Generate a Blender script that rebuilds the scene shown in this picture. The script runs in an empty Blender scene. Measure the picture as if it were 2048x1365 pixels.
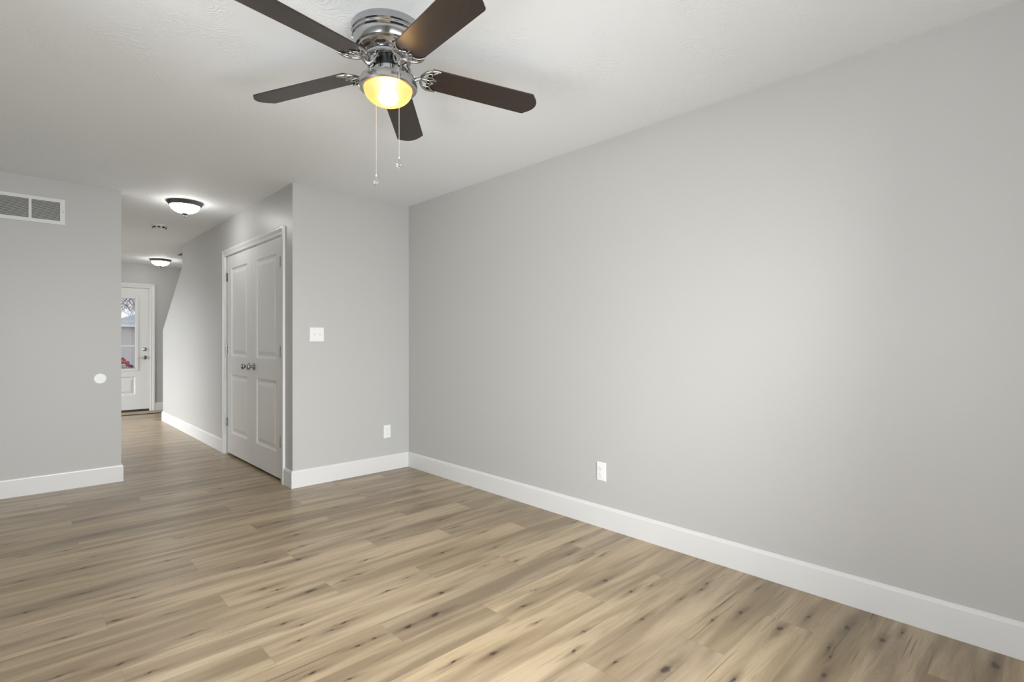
import bpy, bmesh, math, random
from mathutils import Vector, Matrix
random.seed(7)
PI = math.pi
C = bpy.context.scene.collection
SC = bpy.context.scene

# ------------------------------------------------------------------ camera
CAM_H = 1.1757
YAW = 0.76151
cam = bpy.data.cameras.new('camera')
cam.sensor_width = 36.0
cam.lens = 1051.5 / 2048 * 36.0
cam.clip_start = 0.02
cam.clip_end = 300
camo = bpy.data.objects.new('camera', cam)
C.objects.link(camo)
camo.location = (0, 0, CAM_H)
camo.rotation_euler = (PI / 2, 0, -YAW)
SC.camera = camo

# ------------------------------------------------------------------ light and exposure
SC.view_settings.view_transform = 'Standard'
SC.view_settings.look = 'None'
SC.view_settings.gamma = 1.0
SC.view_settings.use_curve_mapping = False
SC.view_settings.exposure = 0.10

world = bpy.data.worlds.new('overcast_sky')
SC.world = world
world.use_nodes = True
wn = world.node_tree.nodes
wbg = wn['Background']
wbg.inputs['Color'].default_value = (0.93, 0.95, 1.0, 1)
wbg.inputs['Strength'].default_value = 1.1

def area_light(name, loc, rot, sx, sy, power, color=(1, 1, 1), spread=180):
    l = bpy.data.lights.new(name, 'AREA')
    l.shape = 'RECTANGLE'
    l.size = sx
    l.size_y = sy
    l.energy = power
    l.color = color
    l.spread = math.radians(spread)
    o = bpy.data.objects.new(name, l)
    o.location = loc
    o.rotation_euler = rot
    C.objects.link(o)
    return o

# daylight for the unseen windows (area lights outside them), plus an added upward fill
area_light('daylight_left', (-0.98, 1.30, 1.15), (0, -PI / 2 - 0.25, 0), 1.7, 2.0, 62, (0.985, 0.99, 1.0), 180)
area_light('daylight_back', (0.85, -2.60, 2.25), (PI / 2 - 0.25, 0, 0), 3.0, 1.8, 480, (0.985, 0.99, 1.0), 170)
area_light('ground_bounce_fill', (0.85, -1.75, 0.25), (PI / 2 + 0.75, 0, 0), 2.4, 1.2, 75, (0.985, 0.99, 1.0), 170)  # added low light aimed up, brightens the ceiling like ground-bounced daylight
area_light('daylight_kitchen', (-2.05, 8.70, 1.25), (0, -PI / 2 + 0.62, 0), 2.0, 2.9, 112, (0.99, 0.99, 1.0), 110)

# ------------------------------------------------------------------ materials
class NT:
    def __init__(self, name):
        self.m = bpy.data.materials.new(name)
        self.m.use_nodes = True
        self.t = self.m.node_tree
        self.b = self.t.nodes['Principled BSDF']
        self.out = self.t.nodes['Material Output']
    def n(self, typ, **kw):
        nd = self.t.nodes.new(typ)
        for k, v in kw.items():
            if k.startswith('i_'):
                nd.inputs[k[2:].replace('_', ' ')].default_value = v
            else:
                setattr(nd, k, v)
        return nd
    def l(self, a, b):
        self.t.links.new(a, b)
    def math(self, op, a, b=None, c=None, clamp=False):
        nd = self.t.nodes.new('ShaderNodeMath')
        nd.operation = op
        nd.use_clamp = clamp
        for i, x in enumerate((a, b, c)):
            if x is None:
                continue
            if isinstance(x, (int, float)):
                nd.inputs[i].default_value = x
            else:
                self.l(x, nd.inputs[i])
        return nd.outputs[0]
    def mix(self, fac, a, b, blend='MIX'):
        nd = self.t.nodes.new('ShaderNodeMix')
        nd.data_type = 'RGBA'
        nd.blend_type = blend
        for sock, x in ((nd.inputs[0], fac), (nd.inputs[6], a), (nd.inputs[7], b)):
            if isinstance(x, (int, float)):
                sock.default_value = x
            elif isinstance(x, tuple):
                sock.default_value = x if len(x) == 4 else (*x, 1)
            else:
                self.l(x, sock)
        return nd.outputs[2]
    def comb(self, x, y, z):
        nd = self.t.nodes.new('ShaderNodeCombineXYZ')
        for i, v in enumerate((x, y, z)):
            if isinstance(v, (int, float)):
                nd.inputs[i].default_value = v
            else:
                self.l(v, nd.inputs[i])
        return nd.outputs[0]
    def noise(self, vec, scale, detail=3, rough=0.5, dist=0.0):
        nd = self.n('ShaderNodeTexNoise')
        nd.inputs['Scale'].default_value = scale
        nd.inputs['Detail'].default_value = detail
        nd.inputs['Roughness'].default_value = rough
        nd.inputs['Distortion'].default_value = dist
        if vec is not None:
            self.l(vec, nd.inputs['Vector'])
        return nd.outputs[0]
    def ramp(self, v, a, b, lo=0.0, hi=1.0):
        nd = self.n('ShaderNodeMapRange')
        nd.interpolation_type = 'SMOOTHSTEP'
        self.l(v, nd.inputs[0])
        for i, x in enumerate((a, b, lo, hi)):
            nd.inputs[i + 1].default_value = x
        return nd.outputs[0]
    def bump(self, h, strength, distance):
        nd = self.n('ShaderNodeBump')
        nd.inputs['Strength'].default_value = strength
        nd.inputs['Distance'].default_value = distance
        self.l(h, nd.inputs['Height'])
        self.l(nd.outputs[0], self.b.inputs['Normal'])

def simple(name, col, rough=0.5, metal=0.0, bumpscale=None, bumpstr=0.05, bumpdist=0.001, var=0.03, spec=None):
    t = NT(name)
    co = t.n('ShaderNodeTexCoord').outputs['Object']
    nz = t.noise(co, bumpscale or 12.0, 4)
    lo = tuple(c * (1 - var) for c in col)
    hi = tuple(min(1, c * (1 + var)) for c in col)
    t.l(t.mix(nz, lo, hi), t.b.inputs['Base Color'])
    t.b.inputs['Roughness'].default_value = rough
    t.b.inputs['Metallic'].default_value = metal
    if spec is not None:
        t.b.inputs['Specular IOR Level'].default_value = spec
    if bumpscale:
        t.bump(nz, bumpstr, bumpdist)
    return t.m

M = {}
M['wall'] = simple('wall_paint_grey', (0.530, 0.527, 0.513), 0.42, 0, 140, 0.10, 0.0006, 0.012, 0.4)
M['trim'] = simple('trim_paint_white', (0.75, 0.75, 0.745), 0.32, 0, None, var=0.01)
M['door'] = simple('door_paint_white', (0.76, 0.76, 0.75), 0.36, 0, 60, 0.04, 0.0005, 0.012)
M['plastic'] = simple('white_plastic', (0.88, 0.88, 0.88), 0.30, var=0.01)
M['vent'] = simple('vent_enamel', (0.74, 0.74, 0.72), 0.4, var=0.01)
M['dark'] = simple('dark_recess', (0.02, 0.02, 0.02), 0.8)
M['slot'] = simple('slot_grey', (0.42, 0.42, 0.42), 0.7)
M['chrome'] = simple('polished_nickel', (0.47, 0.48, 0.49), 0.13, 1.0, var=0.02)
M['nickel'] = simple('brushed_nickel', (0.46, 0.455, 0.445), 0.24, 1.0, var=0.05)
M['chain'] = simple('bright_chain_nickel', (0.88, 0.88, 0.87), 0.28, 1.0, var=0.02)
M['satin'] = simple('satin_nickel_knob', (0.42, 0.41, 0.39), 0.27, 1.0, var=0.05)
M['bronze'] = simple('dark_pewter_metal', (0.18, 0.175, 0.165), 0.35, 0.85, var=0.06)
M['gap'] = simple('dark_motor_steel', (0.06, 0.06, 0.06), 0.35, 0.9)
M['mat'] = simple('woven_tan_mat', (0.40, 0.32, 0.21), 0.9, 0, 220, 0.6, 0.003, 0.35)
M['sill'] = simple('dark_threshold', (0.05, 0.045, 0.04), 0.5, 0.3)
M['siding'] = simple('lavender_grey_siding', (0.60, 0.575, 0.60), 0.6, 0, 8, var=0.03)
M['shingle'] = simple('blue_grey_shingles', (0.36, 0.40, 0.47), 0.85, 0, 30, 0.4, 0.02, 0.12)
M['bark'] = simple('purple_brown_bark', (0.22, 0.165, 0.19), 0.9, 0, 12, 0.4, 0.02, 0.25)
M['lawn'] = simple('winter_grass', (0.30, 0.30, 0.22), 0.95, 0, 9, 0.4, 0.02, 0.3)
M['concrete'] = simple('porch_concrete', (0.52, 0.51, 0.49), 0.8, 0, 25, 0.2, 0.003, 0.08)
M['petal'] = simple('coral_red_petals', (0.75, 0.10, 0.13), 0.6, 0, 40, var=0.35)
M['petal_purple'] = simple('violet_petals', (0.20, 0.08, 0.28), 0.6, 0, 40, var=0.3)
M['leaf'] = simple('dark_green_leaves', (0.05, 0.10, 0.035), 0.6, 0, 40, var=0.3)
M['pot'] = simple('terracotta_grey_pot', (0.30, 0.28, 0.27), 0.7, 0, 30, var=0.1)

def mk_ceiling():
    t = NT('ceiling_textured_white')
    co = t.n('ShaderNodeTexCoord').outputs['Object']
    t.b.inputs['Base Color'].default_value = (0.865, 0.885, 0.90, 1)
    t.b.inputs['Roughness'].default_value = 0.75
    warp = t.n('ShaderNodeVectorMath', operation='SCALE')
    wnz = t.n('ShaderNodeTexNoise')
    wnz.inputs['Scale'].default_value = 5.0
    t.l(co, wnz.inputs['Vector'])
    t.l(wnz.outputs['Color'], warp.inputs[0])
    warp.inputs['Scale'].default_value = 0.9
    add = t.n('ShaderNodeVectorMath', operation='ADD')
    t.l(co, add.inputs[0]); t.l(warp.outputs[0], add.inputs[1])
    w = t.n('ShaderNodeTexWave')                       # brushed fans of plaster
    w.wave_type = 'RINGS'
    w.inputs['Scale'].default_value = 9.0
    w.inputs['Distortion'].default_value = 6.0
    w.inputs['Detail'].default_value = 2.5
    w.inputs['Detail Scale'].default_value = 2.0
    t.l(add.outputs[0], w.inputs['Vector'])
    mask = t.ramp(t.noise(co, 3.2, 3, 0.55), 0.46, 0.64)
    fine = t.noise(co, 60, 3)
    h = t.math('ADD', t.math('MULTIPLY', w.outputs['Fac'], mask), t.math('MULTIPLY', fine, 0.35))
    t.bump(h, 0.24, 0.0045)
    return t.m
M['ceiling'] = mk_ceiling()

def mk_floor():
    t = NT('oak_plank_floor')
    uv = t.n('ShaderNodeUVMap', uv_map='UVMap').outputs[0]
    sep = t.n('ShaderNodeSeparateXYZ'); t.l(uv, sep.inputs[0])
    u, v = sep.outputs[0], sep.outputs[1]                # metres along and across the plank
    at = t.n('ShaderNodeAttribute', attribute_name='tone')
    asep = t.n('ShaderNodeSeparateColor'); t.l(at.outputs['Color'], asep.inputs[0])
    val, hue, seed = asep.outputs[0], asep.outputs[1], asep.outputs[2]
    so = t.math('MULTIPLY', seed, 53.0)
    def grain(su, sv, off, detail=4, rough=0.6, dist=0.0):
        return t.noise(t.comb(t.math('MULTIPLY', u, su), t.math('MULTIPLY', v, sv), t.math('ADD', so, off)), 1.0, detail, rough, dist)
    broad = grain(1.1, 11.0, 0.0, 2, 0.5, 0.5)
    streak = grain(2.2, 34.0, 7.0, 5, 0.62, 0.7)
    fine = grain(9.0, 330.0, 13.0, 3, 0.6)
    pore = grain(38.0, 700.0, 23.0, 2, 0.5)
    cath = grain(3.0, 16.0, 31.0, 1, 0.5, 0.3)
    rings = t.math('PINGPONG', t.math('MULTIPLY', cath, 26.0), 0.5)
    ringm = t.ramp(grain(1.7, 7.0, 43.0, 1), 0.54, 0.68)
    base = t.mix(hue, (0.405, 0.312, 0.194), (0.415, 0.322, 0.218))
    base = t.mix(t.ramp(broad, 0.33, 0.68), t.mix(1.0, base, (0.70, 0.665, 0.63), 'MULTIPLY'), t.mix(1.0, base, (1.16, 1.165, 1.17), 'MULTIPLY'))
    base = t.mix(t.math('MULTIPLY', t.ramp(streak, 0.48, 0.76), 0.44), base, (0.165, 0.12, 0.08))
    base = t.mix(t.math('MULTIPLY', t.ramp(fine, 0.40, 0.70), 0.24), base, (0.20, 0.15, 0.10))
    base = t.mix(t.math('MULTIPLY', t.ramp(pore, 0.55, 0.8), 0.10), base, (0.62, 0.52, 0.40))
    base = t.mix(t.math('MULTIPLY', t.math('MULTIPLY', t.math('POWER', t.math('MULTIPLY', rings, 2.0), 2.0), ringm), 0.28), base, (0.19, 0.14, 0.095))
    crack = grain(1.5, 85.0, 83.0, 3, 0.5, 0.4)
    base = t.mix(t.math('MULTIPLY', t.ramp(crack, 0.645, 0.73), 0.72), base, (0.075, 0.055, 0.038))
    # knots: up to five per plank, stored on the plank's face
    wu = t.math('MULTIPLY', t.math('SUBTRACT', grain(9, 24, 61, 3), 0.5), 0.075)
    wv = t.math('MULTIPLY', t.math('SUBTRACT', grain(14, 24, 71, 3), 0.5), 0.030)
    core = halo = None
    for k in range(5):
        a = t.n('ShaderNodeAttribute', attribute_name='knot%d' % k)
        s = t.n('ShaderNodeSeparateXYZ'); t.l(a.outputs['Vector'], s.inputs[0])
        du = t.math('DIVIDE', t.math('ADD', t.math('SUBTRACT', u, s.outputs[0]), wu), t.math('MAXIMUM', s.outputs[2], 0.001))
        dv = t.math('DIVIDE', t.math('ADD', t.math('SUBTRACT', v, s.outputs[1]), wv), t.math('MAXIMUM', s.outputs[2], 0.001))
        def blob(au, av):
            q = t.math('ADD', t.math('POWER', t.math('DIVIDE', t.math('ABSOLUTE', du), au), 2.0), t.math('POWER', t.math('DIVIDE', t.math('ABSOLUTE', dv), av), 2.0))
            return t.math('EXPONENT', t.math('MULTIPLY', q, -1.0))
        on = t.math('GREATER_THAN', s.outputs[2], 0.01)
        c1 = t.math('MULTIPLY', blob(0.015, 0.0085), on)
        h1 = t.math('MULTIPLY', blob(0.085, 0.013), on)
        core = c1 if core is None else t.math('MAXIMUM', core, c1)
        halo = h1 if halo is None else t.math('MAXIMUM', halo, h1)
    base = t.mix(t.math('MULTIPLY', halo, 0.74, clamp=True), base, (0.125, 0.083, 0.050))
    base = t.mix(t.math('MULTIPLY', t.ramp(core, 0.2, 0.85), 0.88, clamp=True), base, (0.046, 0.030, 0.019))
    base = t.mix(1.0, base, t.comb(val, val, val), 'MULTIPLY')
    # bevelled joints
    w = 0.1815
    ev = t.math('MINIMUM', v, t.math('SUBTRACT', w, v))
    eu = t.math('MINIMUM', u, t.math('SUBTRACT', 1.235, u))
    joint = t.ramp(t.math('MINIMUM', ev, eu), 0.0004, 0.0016, 1.0, 0.0)
    base = t.mix(t.math('MULTIPLY', joint, 0.16), base, (0.10, 0.075, 0.05))
    t.l(base, t.b.inputs['Base Color'])
    t.l(t.math('ADD', 0.25, t.math('MULTIPLY', fine, 0.14)), t.b.inputs['Roughness'])
    t.b.inputs['Specular IOR Level'].default_value = 0.40
    t.bump(t.math('SUBTRACT', t.math('MULTIPLY', fine, 0.5), joint), 0.18, 0.0012)
    return t.m
M['floor'] = mk_floor()

def mk_blade():
    t = NT('espresso_wood_blade')
    co = t.n('ShaderNodeTexCoord').outputs['Object']
    mp = t.n('ShaderNodeMapping'); mp.inputs['Scale'].default_value = (7, 7, 60)
    t.l(co, mp.inputs[0])
    nz = t.noise(mp.outputs[0], 6.0, 5, 0.6)
    t.l(t.mix(nz, (0.017, 0.0100, 0.0075), (0.037, 0.0235, 0.018)), t.b.inputs['Base Color'])
    t.b.inputs['Roughness'].default_value = 0.36
    t.b.inputs['Specular IOR Level'].default_value = 0.5
    t.b.inputs['Coat Weight'].default_value = 0.12
    t.b.inputs['Coat Roughness'].default_value = 0.30
    return t.m
M['blade'] = mk_blade()

def mk_glow(name, col, strength, trans, tfac):
    t = NT(name)
    em = t.n('ShaderNodeEmission'); em.inputs[0].default_value = (*col, 1); em.inputs[1].default_value = strength
    tr = t.n('ShaderNodeBsdfTranslucent'); tr.inputs[0].default_value = (*trans, 1)
    gl = t.n('ShaderNodeBsdfGlossy'); gl.inputs['Roughness'].default_value = 0.2
    ad = t.n('ShaderNodeAddShader')
    mx = t.n('ShaderNodeMixShader'); mx.inputs[0].default_value = 0.04
    sc = t.n('ShaderNodeMixShader'); sc.inputs[0].default_value = tfac
    t.l(em.outputs[0], ad.inputs[0]); t.l(tr.outputs[0], ad.inputs[1])
    t.l(em.outputs[0], sc.inputs[1]); t.l(ad.outputs[0], sc.inputs[2])
    t.l(sc.outputs[0], mx.inputs[1]); t.l(gl.outputs[0], mx.inputs[2])
    t.l(mx.outputs[0], t.out.inputs[0])
    return t.m
def mk_amber():
    t = NT('amber_frosted_glass_lit')
    em = t.n('ShaderNodeEmission'); em.inputs[0].default_value = (1.0, 0.62, 0.22, 1); em.inputs[1].default_value = 0.80
    rf = t.n('ShaderNodeBsdfRefraction'); rf.inputs['Color'].default_value = (1.0, 0.68, 0.34, 1)
    rf.inputs['Roughness'].default_value = 0.92; rf.inputs['IOR'].default_value = 1.45
    gl = t.n('ShaderNodeBsdfGlossy'); gl.inputs['Roughness'].default_value = 0.15
    ad = t.n('ShaderNodeAddShader'); mx = t.n('ShaderNodeMixShader'); mx.inputs[0].default_value = 0.04
    t.l(em.outputs[0], ad.inputs[0]); t.l(rf.outputs[0], ad.inputs[1])
    t.l(ad.outputs[0], mx.inputs[1]); t.l(gl.outputs[0], mx.inputs[2])
    t.l(mx.outputs[0], t.out.inputs[0])
    return t.m
M['amber'] = mk_amber()
M['dome'] = mk_glow('frosted_dome_lit', (1.0, 0.99, 0.95), 30.0, (0.9, 0.9, 0.9), 0.0)
M['bulb'] = mk_glow('lit_bulb', (1.0, 0.84, 0.60), 70.0, (0.9, 0.9, 0.9), 0.0)

def mk_pane():
    t = NT('window_glass')
    tr = t.n('ShaderNodeBsdfTransparent'); tr.inputs[0].default_value = (0.97, 0.98, 0.98, 1)
    gl = t.n('ShaderNodeBsdfGlossy'); gl.inputs['Roughness'].default_value = 0.02
    fr = t.n('ShaderNodeFresnel'); fr.inputs[0].default_value = 1.45
    mx = t.n('ShaderNodeMixShader')
    t.l(fr.outputs[0], mx.inputs[0]); t.l(tr.outputs[0], mx.inputs[1]); t.l(gl.outputs[0], mx.inputs[2])
    t.l(mx.outputs[0], t.out.inputs[0])
    return t.m
M['pane'] = mk_pane()

def mk_crystal():
    t = NT('clear_crystal')
    t.b.inputs['Base Color'].default_value = (1, 1, 1, 1)
    t.b.inputs['Roughness'].default_value = 0.03
    t.b.inputs['Transmission Weight'].default_value = 1.0
    t.b.inputs['IOR'].default_value = 1.5
    return t.m
M['crystal'] = mk_crystal()

# ------------------------------------------------------------------ mesh helpers
def obj(name, bm, mat, parent=None, smooth=None, bevel=0.0):
    me = bpy.data.meshes.new(name)
    bmesh.ops.recalc_face_normals(bm, faces=bm.faces[:])
    if smooth is not None:
        for e in bm.edges:
            if len(e.link_faces) == 2:
                e.smooth = e.calc_face_angle(0) < smooth
        for f in bm.faces:
            f.smooth = True
    bm.to_mesh(me)
    bm.free()
    me.materials.append(mat)
    o = bpy.data.objects.new(name, me)
    C.objects.link(o)
    if parent is not None:
        o.parent = parent
    if bevel:
        md = o.modifiers.new('bevel', 'BEVEL')
        md.width = bevel
        md.segments = 2
        md.limit_method = 'ANGLE'
    return o

def thing(name, label, cat, loc=(0, 0, 0), rotz=0.0, group=None):
    o = bpy.data.objects.new(name, None)
    o.empty_display_size = 0.05
    C.objects.link(o)
    o.location = loc
    o.rotation_euler = (0, 0, rotz)
    o['label'] = label
    o['category'] = cat
    if group:
        o['group'] = group
    return o

def tag(o, label, cat, group=None):
    o['label'] = label
    o['category'] = cat
    if group:
        o['group'] = group
    return o

def struct(o):
    o['kind'] = 'structure'
    return o

def dup(root, loc, label, rotz=None):
    r = root.copy(); C.objects.link(r); r.location = loc; r['label'] = label
    if rotz is not None:
        r.rotation_euler = (0, 0, rotz)
    for ch in list(root.children):
        c = ch.copy(); C.objects.link(c); c.parent = r
        for g in list(ch.children):
            d = g.copy(); C.objects.link(d); d.parent = c
    return r

def box(bm, x0, y0, z0, x1, y1, z1):
    vs = [bm.verts.new(p) for p in ((x0, y0, z0), (x1, y0, z0), (x1, y1, z0), (x0, y1, z0), (x0, y0, z1), (x1, y0, z1), (x1, y1, z1), (x0, y1, z1))]
    for f in ((0, 3, 2, 1), (4, 5, 6, 7), (0, 1, 5, 4), (1, 2, 6, 5), (2, 3, 7, 6), (3, 0, 4, 7)):
        bm.faces.new([vs[i] for i in f])

def prism(bm, pts, ext):
    """closed polygon pts (3-D, planar) swept along the vector ext"""
    e = Vector(ext)
    a = [bm.verts.new(p) for p in pts]
    b = [bm.verts.new(Vector(p) + e) for p in pts]
    n = len(pts)
    bm.faces.new(a[::-1])
    bm.faces.new(b)
    for i in range(n):
        j = (i + 1) % n
        bm.faces.new((a[i], a[j], b[j], b[i]))

def lathe(bm, prof, segs=48, mat=None, cap=True):
    """prof: list of (r, z); mat: optional Matrix applied to the result"""
    rings = []
    for r, z in prof:
        if r < 1e-5:
            rings.append([bm.verts.new((0, 0, z))])
        else:
            rings.append([bm.verts.new((r * math.cos(2 * PI * i / segs), r * math.sin(2 * PI * i / segs), z)) for i in range(segs)])
    new = [v for r in rings for v in r]
    for a, b in zip(rings, rings[1:]):
        for i in range(segs):
            j = (i + 1) % segs
            if len(a) == 1 and len(b) == 1:
                continue
            if len(a) == 1:
                bm.faces.new((a[0], b[i], b[j]))
            elif len(b) == 1:
                bm.faces.new((a[i], a[j], b[0]))
            else:
                bm.faces.new((a[i], a[j], b[j], b[i]))
    if cap:
        for r in (rings[0], rings[-1]):
            if len(r) > 2:
                bm.faces.new(r)
    if mat is not None:
        bmesh.ops.transform(bm, matrix=mat, verts=new)

def tube(bm, pts, rad, segs=8, cap=True):
    """round tube along pts; rad a number or one per point"""
    pts = [Vector(p) for p in pts]
    rads = rad if isinstance(rad, (list, tuple)) else [rad] * len(pts)
    rings = []
    up = Vector((0.13, 0.31, 0.94))
    for i, p in enumerate(pts):
        d = (pts[min(i + 1, len(pts) - 1)] - pts[max(i - 1, 0)]).normalized()
        if abs(d.dot(up)) > 0.95:
            up = Vector((0.9, 0.3, 0.1))
        s = d.cross(up).normalized()
        w = s.cross(d).normalized()
        up = w
        rings.append([bm.verts.new(p + (s * math.cos(2 * PI * k / segs) + w * math.sin(2 * PI * k / segs)) * rads[i]) for k in range(segs)])
    for a, b in zip(rings, rings[1:]):
        for k in range(segs):
            j = (k + 1) % segs
            bm.faces.new((a[k], a[j], b[j], b[k]))
    if cap:
        bm.faces.new(rings[0][::-1])
        bm.faces.new(rings[-1])

def smoothpts(pts, n=6):
    """Catmull-Rom through pts"""
    P = [Vector(p) for p in pts]
    out = []
    for i in range(len(P) - 1):
        p0, p1, p2, p3 = P[max(i - 1, 0)], P[i], P[i + 1], P[min(i + 2, len(P) - 1)]
        for k in range(n):
            s = k / n
            out.append(0.5 * ((2 * p1) + (p2 - p0) * s + (2 * p0 - 5 * p1 + 4 * p2 - p3) * s * s + (3 * p1 - p0 - 3 * p2 + p3) * s ** 3))
    out.append(P[-1])
    return out

def B():
    return bmesh.new()

# ------------------------------------------------------------------ the setting
XR, YB, XC, YL, XH, YF, H = 2.7055, 4.2437, 1.627, 5.4573, 0.671, 10.55, 2.44
XW, YW, XK = -0.60, -0.55, -1.30          # window wall, rear wall, kitchen wall (all out of frame)
TW = 0.115
TOPC = 0.10

def bx(name, mat, *boxes, parent=None, bevel=0.0):
    bm = B()
    for b in boxes:
        box(bm, *b)
    return obj(name, bm, mat, parent, bevel=bevel)

# floor: one quad per plank
PW, PL = 0.1815, 1.235
TONES = [  # (x, y, brightness) of planks that stand out
    (0.2, 2.60, 0.80), (0.0, 3.15, 0.80), (0.5, 3.15, 0.78), (1.7, 2.78, 0.76), (2.4, 2.6, 0.78), (1.9, 2.24, 0.82), (1.9, 1.87, 0.74),
    (1.0, 1.68, 0.84), (0.3, 2.06, 0.82), (0.8, 4.05, 0.78), (2.2, 0.60, 0.80), (2.2, 0.42, 0.92), (1.0, 0.60, 1.0), (1.9, 1.68, 1.10),
    (0.9, 2.60, 1.10), (0.5, 2.78, 1.10), (0.1, 2.78, 0.9), (1.9, 1.50, 1.08), (1.6, 1.32, 1.08), (2.2, 1.14, 1.06), (1.3, 1.14, 0.92), (2.2, 3.15, 0.80),
    (1.0, 2.06, 1.08), (1.0, 3.0, 1.06), (1.2, 3.7, 0.98), (2.1, 3.5, 0.82), (0.8, 5.0, 0.82), (-0.3, 5.2, 0.82), (0.5, 4.4, 0.84), (1.3, 2.24, 1.06), (2.2, 2.06, 1.04), (2.4, 1.5, 1.06)]
KNOTS=[(0.36,3.00,0.8),(0.41,2.94,0.9),(0.32,2.75,0.9),(0.05,3.10,0.8),(0.28,2.37,1.2),(0.13,2.43,1.0),(0.03,3.52,0.8),(0.36,2.23,0.7),(0.15,2.73,0.8),(0.24,3.15,0.9),(0.50,2.66,0.5),(0.87,2.62,1.1),(0.92,2.56,0.7),(1.02,2.44,1.7),(0.82,2.24,1.1),(0.87,2.18,0.8),(1.01,2.07,1.0),(0.95,2.05,0.8),(0.78,1.83,1.0),(0.96,1.88,1.0),(0.83,2.42,0.5),(0.53,2.41,0.6),(0.81,2.07,0.6),(0.85,1.71,0.6),(1.29,2.19,0.7),(1.45,2.00,1.3),(1.32,1.86,1.6),(1.19,1.86,1.2),(1.65,1.65,0.8),(1.32,1.48,1.2),(1.17,1.54,0.9),(1.04,1.88,0.8),(1.59,1.52,0.6),(1.80,1.72,0.5),(2.11,1.55,1.5),(2.10,1.40,1.2),(1.94,1.23,1.0),(1.68,1.34,0.6),(1.54,1.28,0.9),(1.59,1.13,0.9),(1.70,0.98,2.0),(2.44,1.19,0.8),(2.37,1.18,0.9),(2.22,1.20,0.6),(2.13,1.02,0.7),(2.23,1.37,0.5),(2.28,0.96,1.1),(2.27,0.80,1.4),(2.46,0.75,0.9),(2.49,0.61,1.5),(2.26,0.62,0.9),(2.06,0.58,1.1),(2.47,0.49,1.2),(1.81,0.79,0.9),(2.56,1.00,0.5),(2.21,0.60,0.6),(2.58,0.17,1.6),(2.59,0.45,0.8),(1.38,2.58,0.8),(1.99,3.90,0.6),(1.61,2.80,0.5),(2.05,2.82,1.1),(1.62,2.95,1.0),(1.74,2.38,1.1),(2.10,2.46,0.6),(1.79,2.09,0.7),(1.95,2.02,0.9),(2.39,3.04,0.9),(2.02,2.65,0.9),(1.99,2.23,0.7),(1.26,2.45,0.8),(2.45,2.68,0.6),(2.04,3.35,0.6),(1.43,2.25,0.5),(2.37,1.98,1.1),(2.23,1.78,1.0),(2.23,1.88,0.8),(2.35,1.75,0.6),(2.64,2.19,0.6),(1.21,3.87,0.6),(1.25,3.21,1.5),(1.20,3.01,1.1),(1.12,2.84,1.7),(0.98,2.92,1.1),(0.86,2.95,0.7),(1.12,2.99,0.7),(1.67,3.55,1.0),(1.43,3.57,0.8),(1.44,3.81,0.6),(0.78,3.86,0.7),(1.14,3.51,0.6),(1.10,3.73,0.6),(1.18,2.43,0.9),(0.74,3.64,0.8),(1.25,3.52,0.7),(1.01,4.25,0.7),(0.12,5.07,0.9),(0.13,4.76,0.7),(0.07,4.82,0.9),(0.39,4.43,0.8),(0.22,3.86,0.9),(0.32,3.65,0.8),(0.27,3.50,1.3),(0.37,4.05,0.7),(0.06,3.93,0.6),(-0.02,4.22,0.9),(0.73,3.90,0.8)]
def build_floor():
    bm = B()
    uvl = bm.loops.layers.uv.new('UVMap')
    tl = bm.faces.layers.float_color.new('tone')
    kl = [bm.faces.layers.float_vector.new('knot%d' % k) for k in range(5)]
    rnd = random.Random(11)
    x0, x1, y0, y1 = XK, XR + TW, YW - TW, YF + 0.12
    r = math.floor((y0 - 2.51) / PW)
    while 2.51 + PW * r < y1:
        ya, yb = 2.51 + PW * r, 2.51 + PW * (r + 1)
        j = 0.697 - 0.4117 * r
        j -= PL * math.ceil((j - x0) / PL)
        while j < x1:
            ca, cb, da, db = max(j, x0), min(j + PL, x1), max(ya, y0), min(yb, y1)
            if cb - ca > 0.001 and db - da > 0.001:
                f = bm.faces.new([bm.verts.new(p) for p in ((ca, da, 0), (cb, da, 0), (cb, db, 0), (ca, db, 0))])
                for lp in f.loops:
                    lp[uvl].uv = (lp.vert.co.x - j, lp.vert.co.y - ya)
                val = rnd.uniform(0.93, 1.05)
                for tx, ty, tv in TONES:
                    if j <= tx < j + PL and ya <= ty < yb:
                        val = 1 + (tv - 1) * 0.75
                f[tl] = (val, rnd.random(), rnd.random(), 1)
                ks = [(kx - j, ky - ya, ks_) for kx, ky, ks_ in KNOTS if j <= kx < j + PL and ya <= ky < yb]
                ks.sort(key=lambda q: -q[2])
                seen = -0.4 < ca and ya > 0.3 and ya < 5.0
                if not ks and not seen or (not ks and rnd.random() < 0.6):
                    for _ in range(rnd.randint(1, 2)):
                        ks.append((rnd.uniform(0.1, 1.13), rnd.uniform(0.03, 0.15), rnd.uniform(0.5, 1.0)))
                for k in range(5):
                    f[kl[k]] = ks[k] if k < len(ks) else (0, 0, 0)
            j += PL
        r += 1
    # keep the plank tops, add a slab under them
    box(bm, x0, y0, -0.06, x1, y1, -0.002)
    me = bpy.data.meshes.new('floor')
    bm.to_mesh(me); bm.free()
    me.materials.append(M['floor'])
    o = bpy.data.objects.new('floor', me)
    C.objects.link(o)
    return o
struct(build_floor())

HX, HY0, HY1 = 1.772, 7.0, 9.02            # stairwell opening in the ceiling
struct(bx('ceiling', M['ceiling'], (XK - TW, YW - TW, H, HX, YF + 0.12, H + TOPC), (HX, YW - TW, H, XR + TW, HY0, H + TOPC), (HX, HY1, H, XR + TW, YF + 0.12, H + TOPC)))

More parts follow.
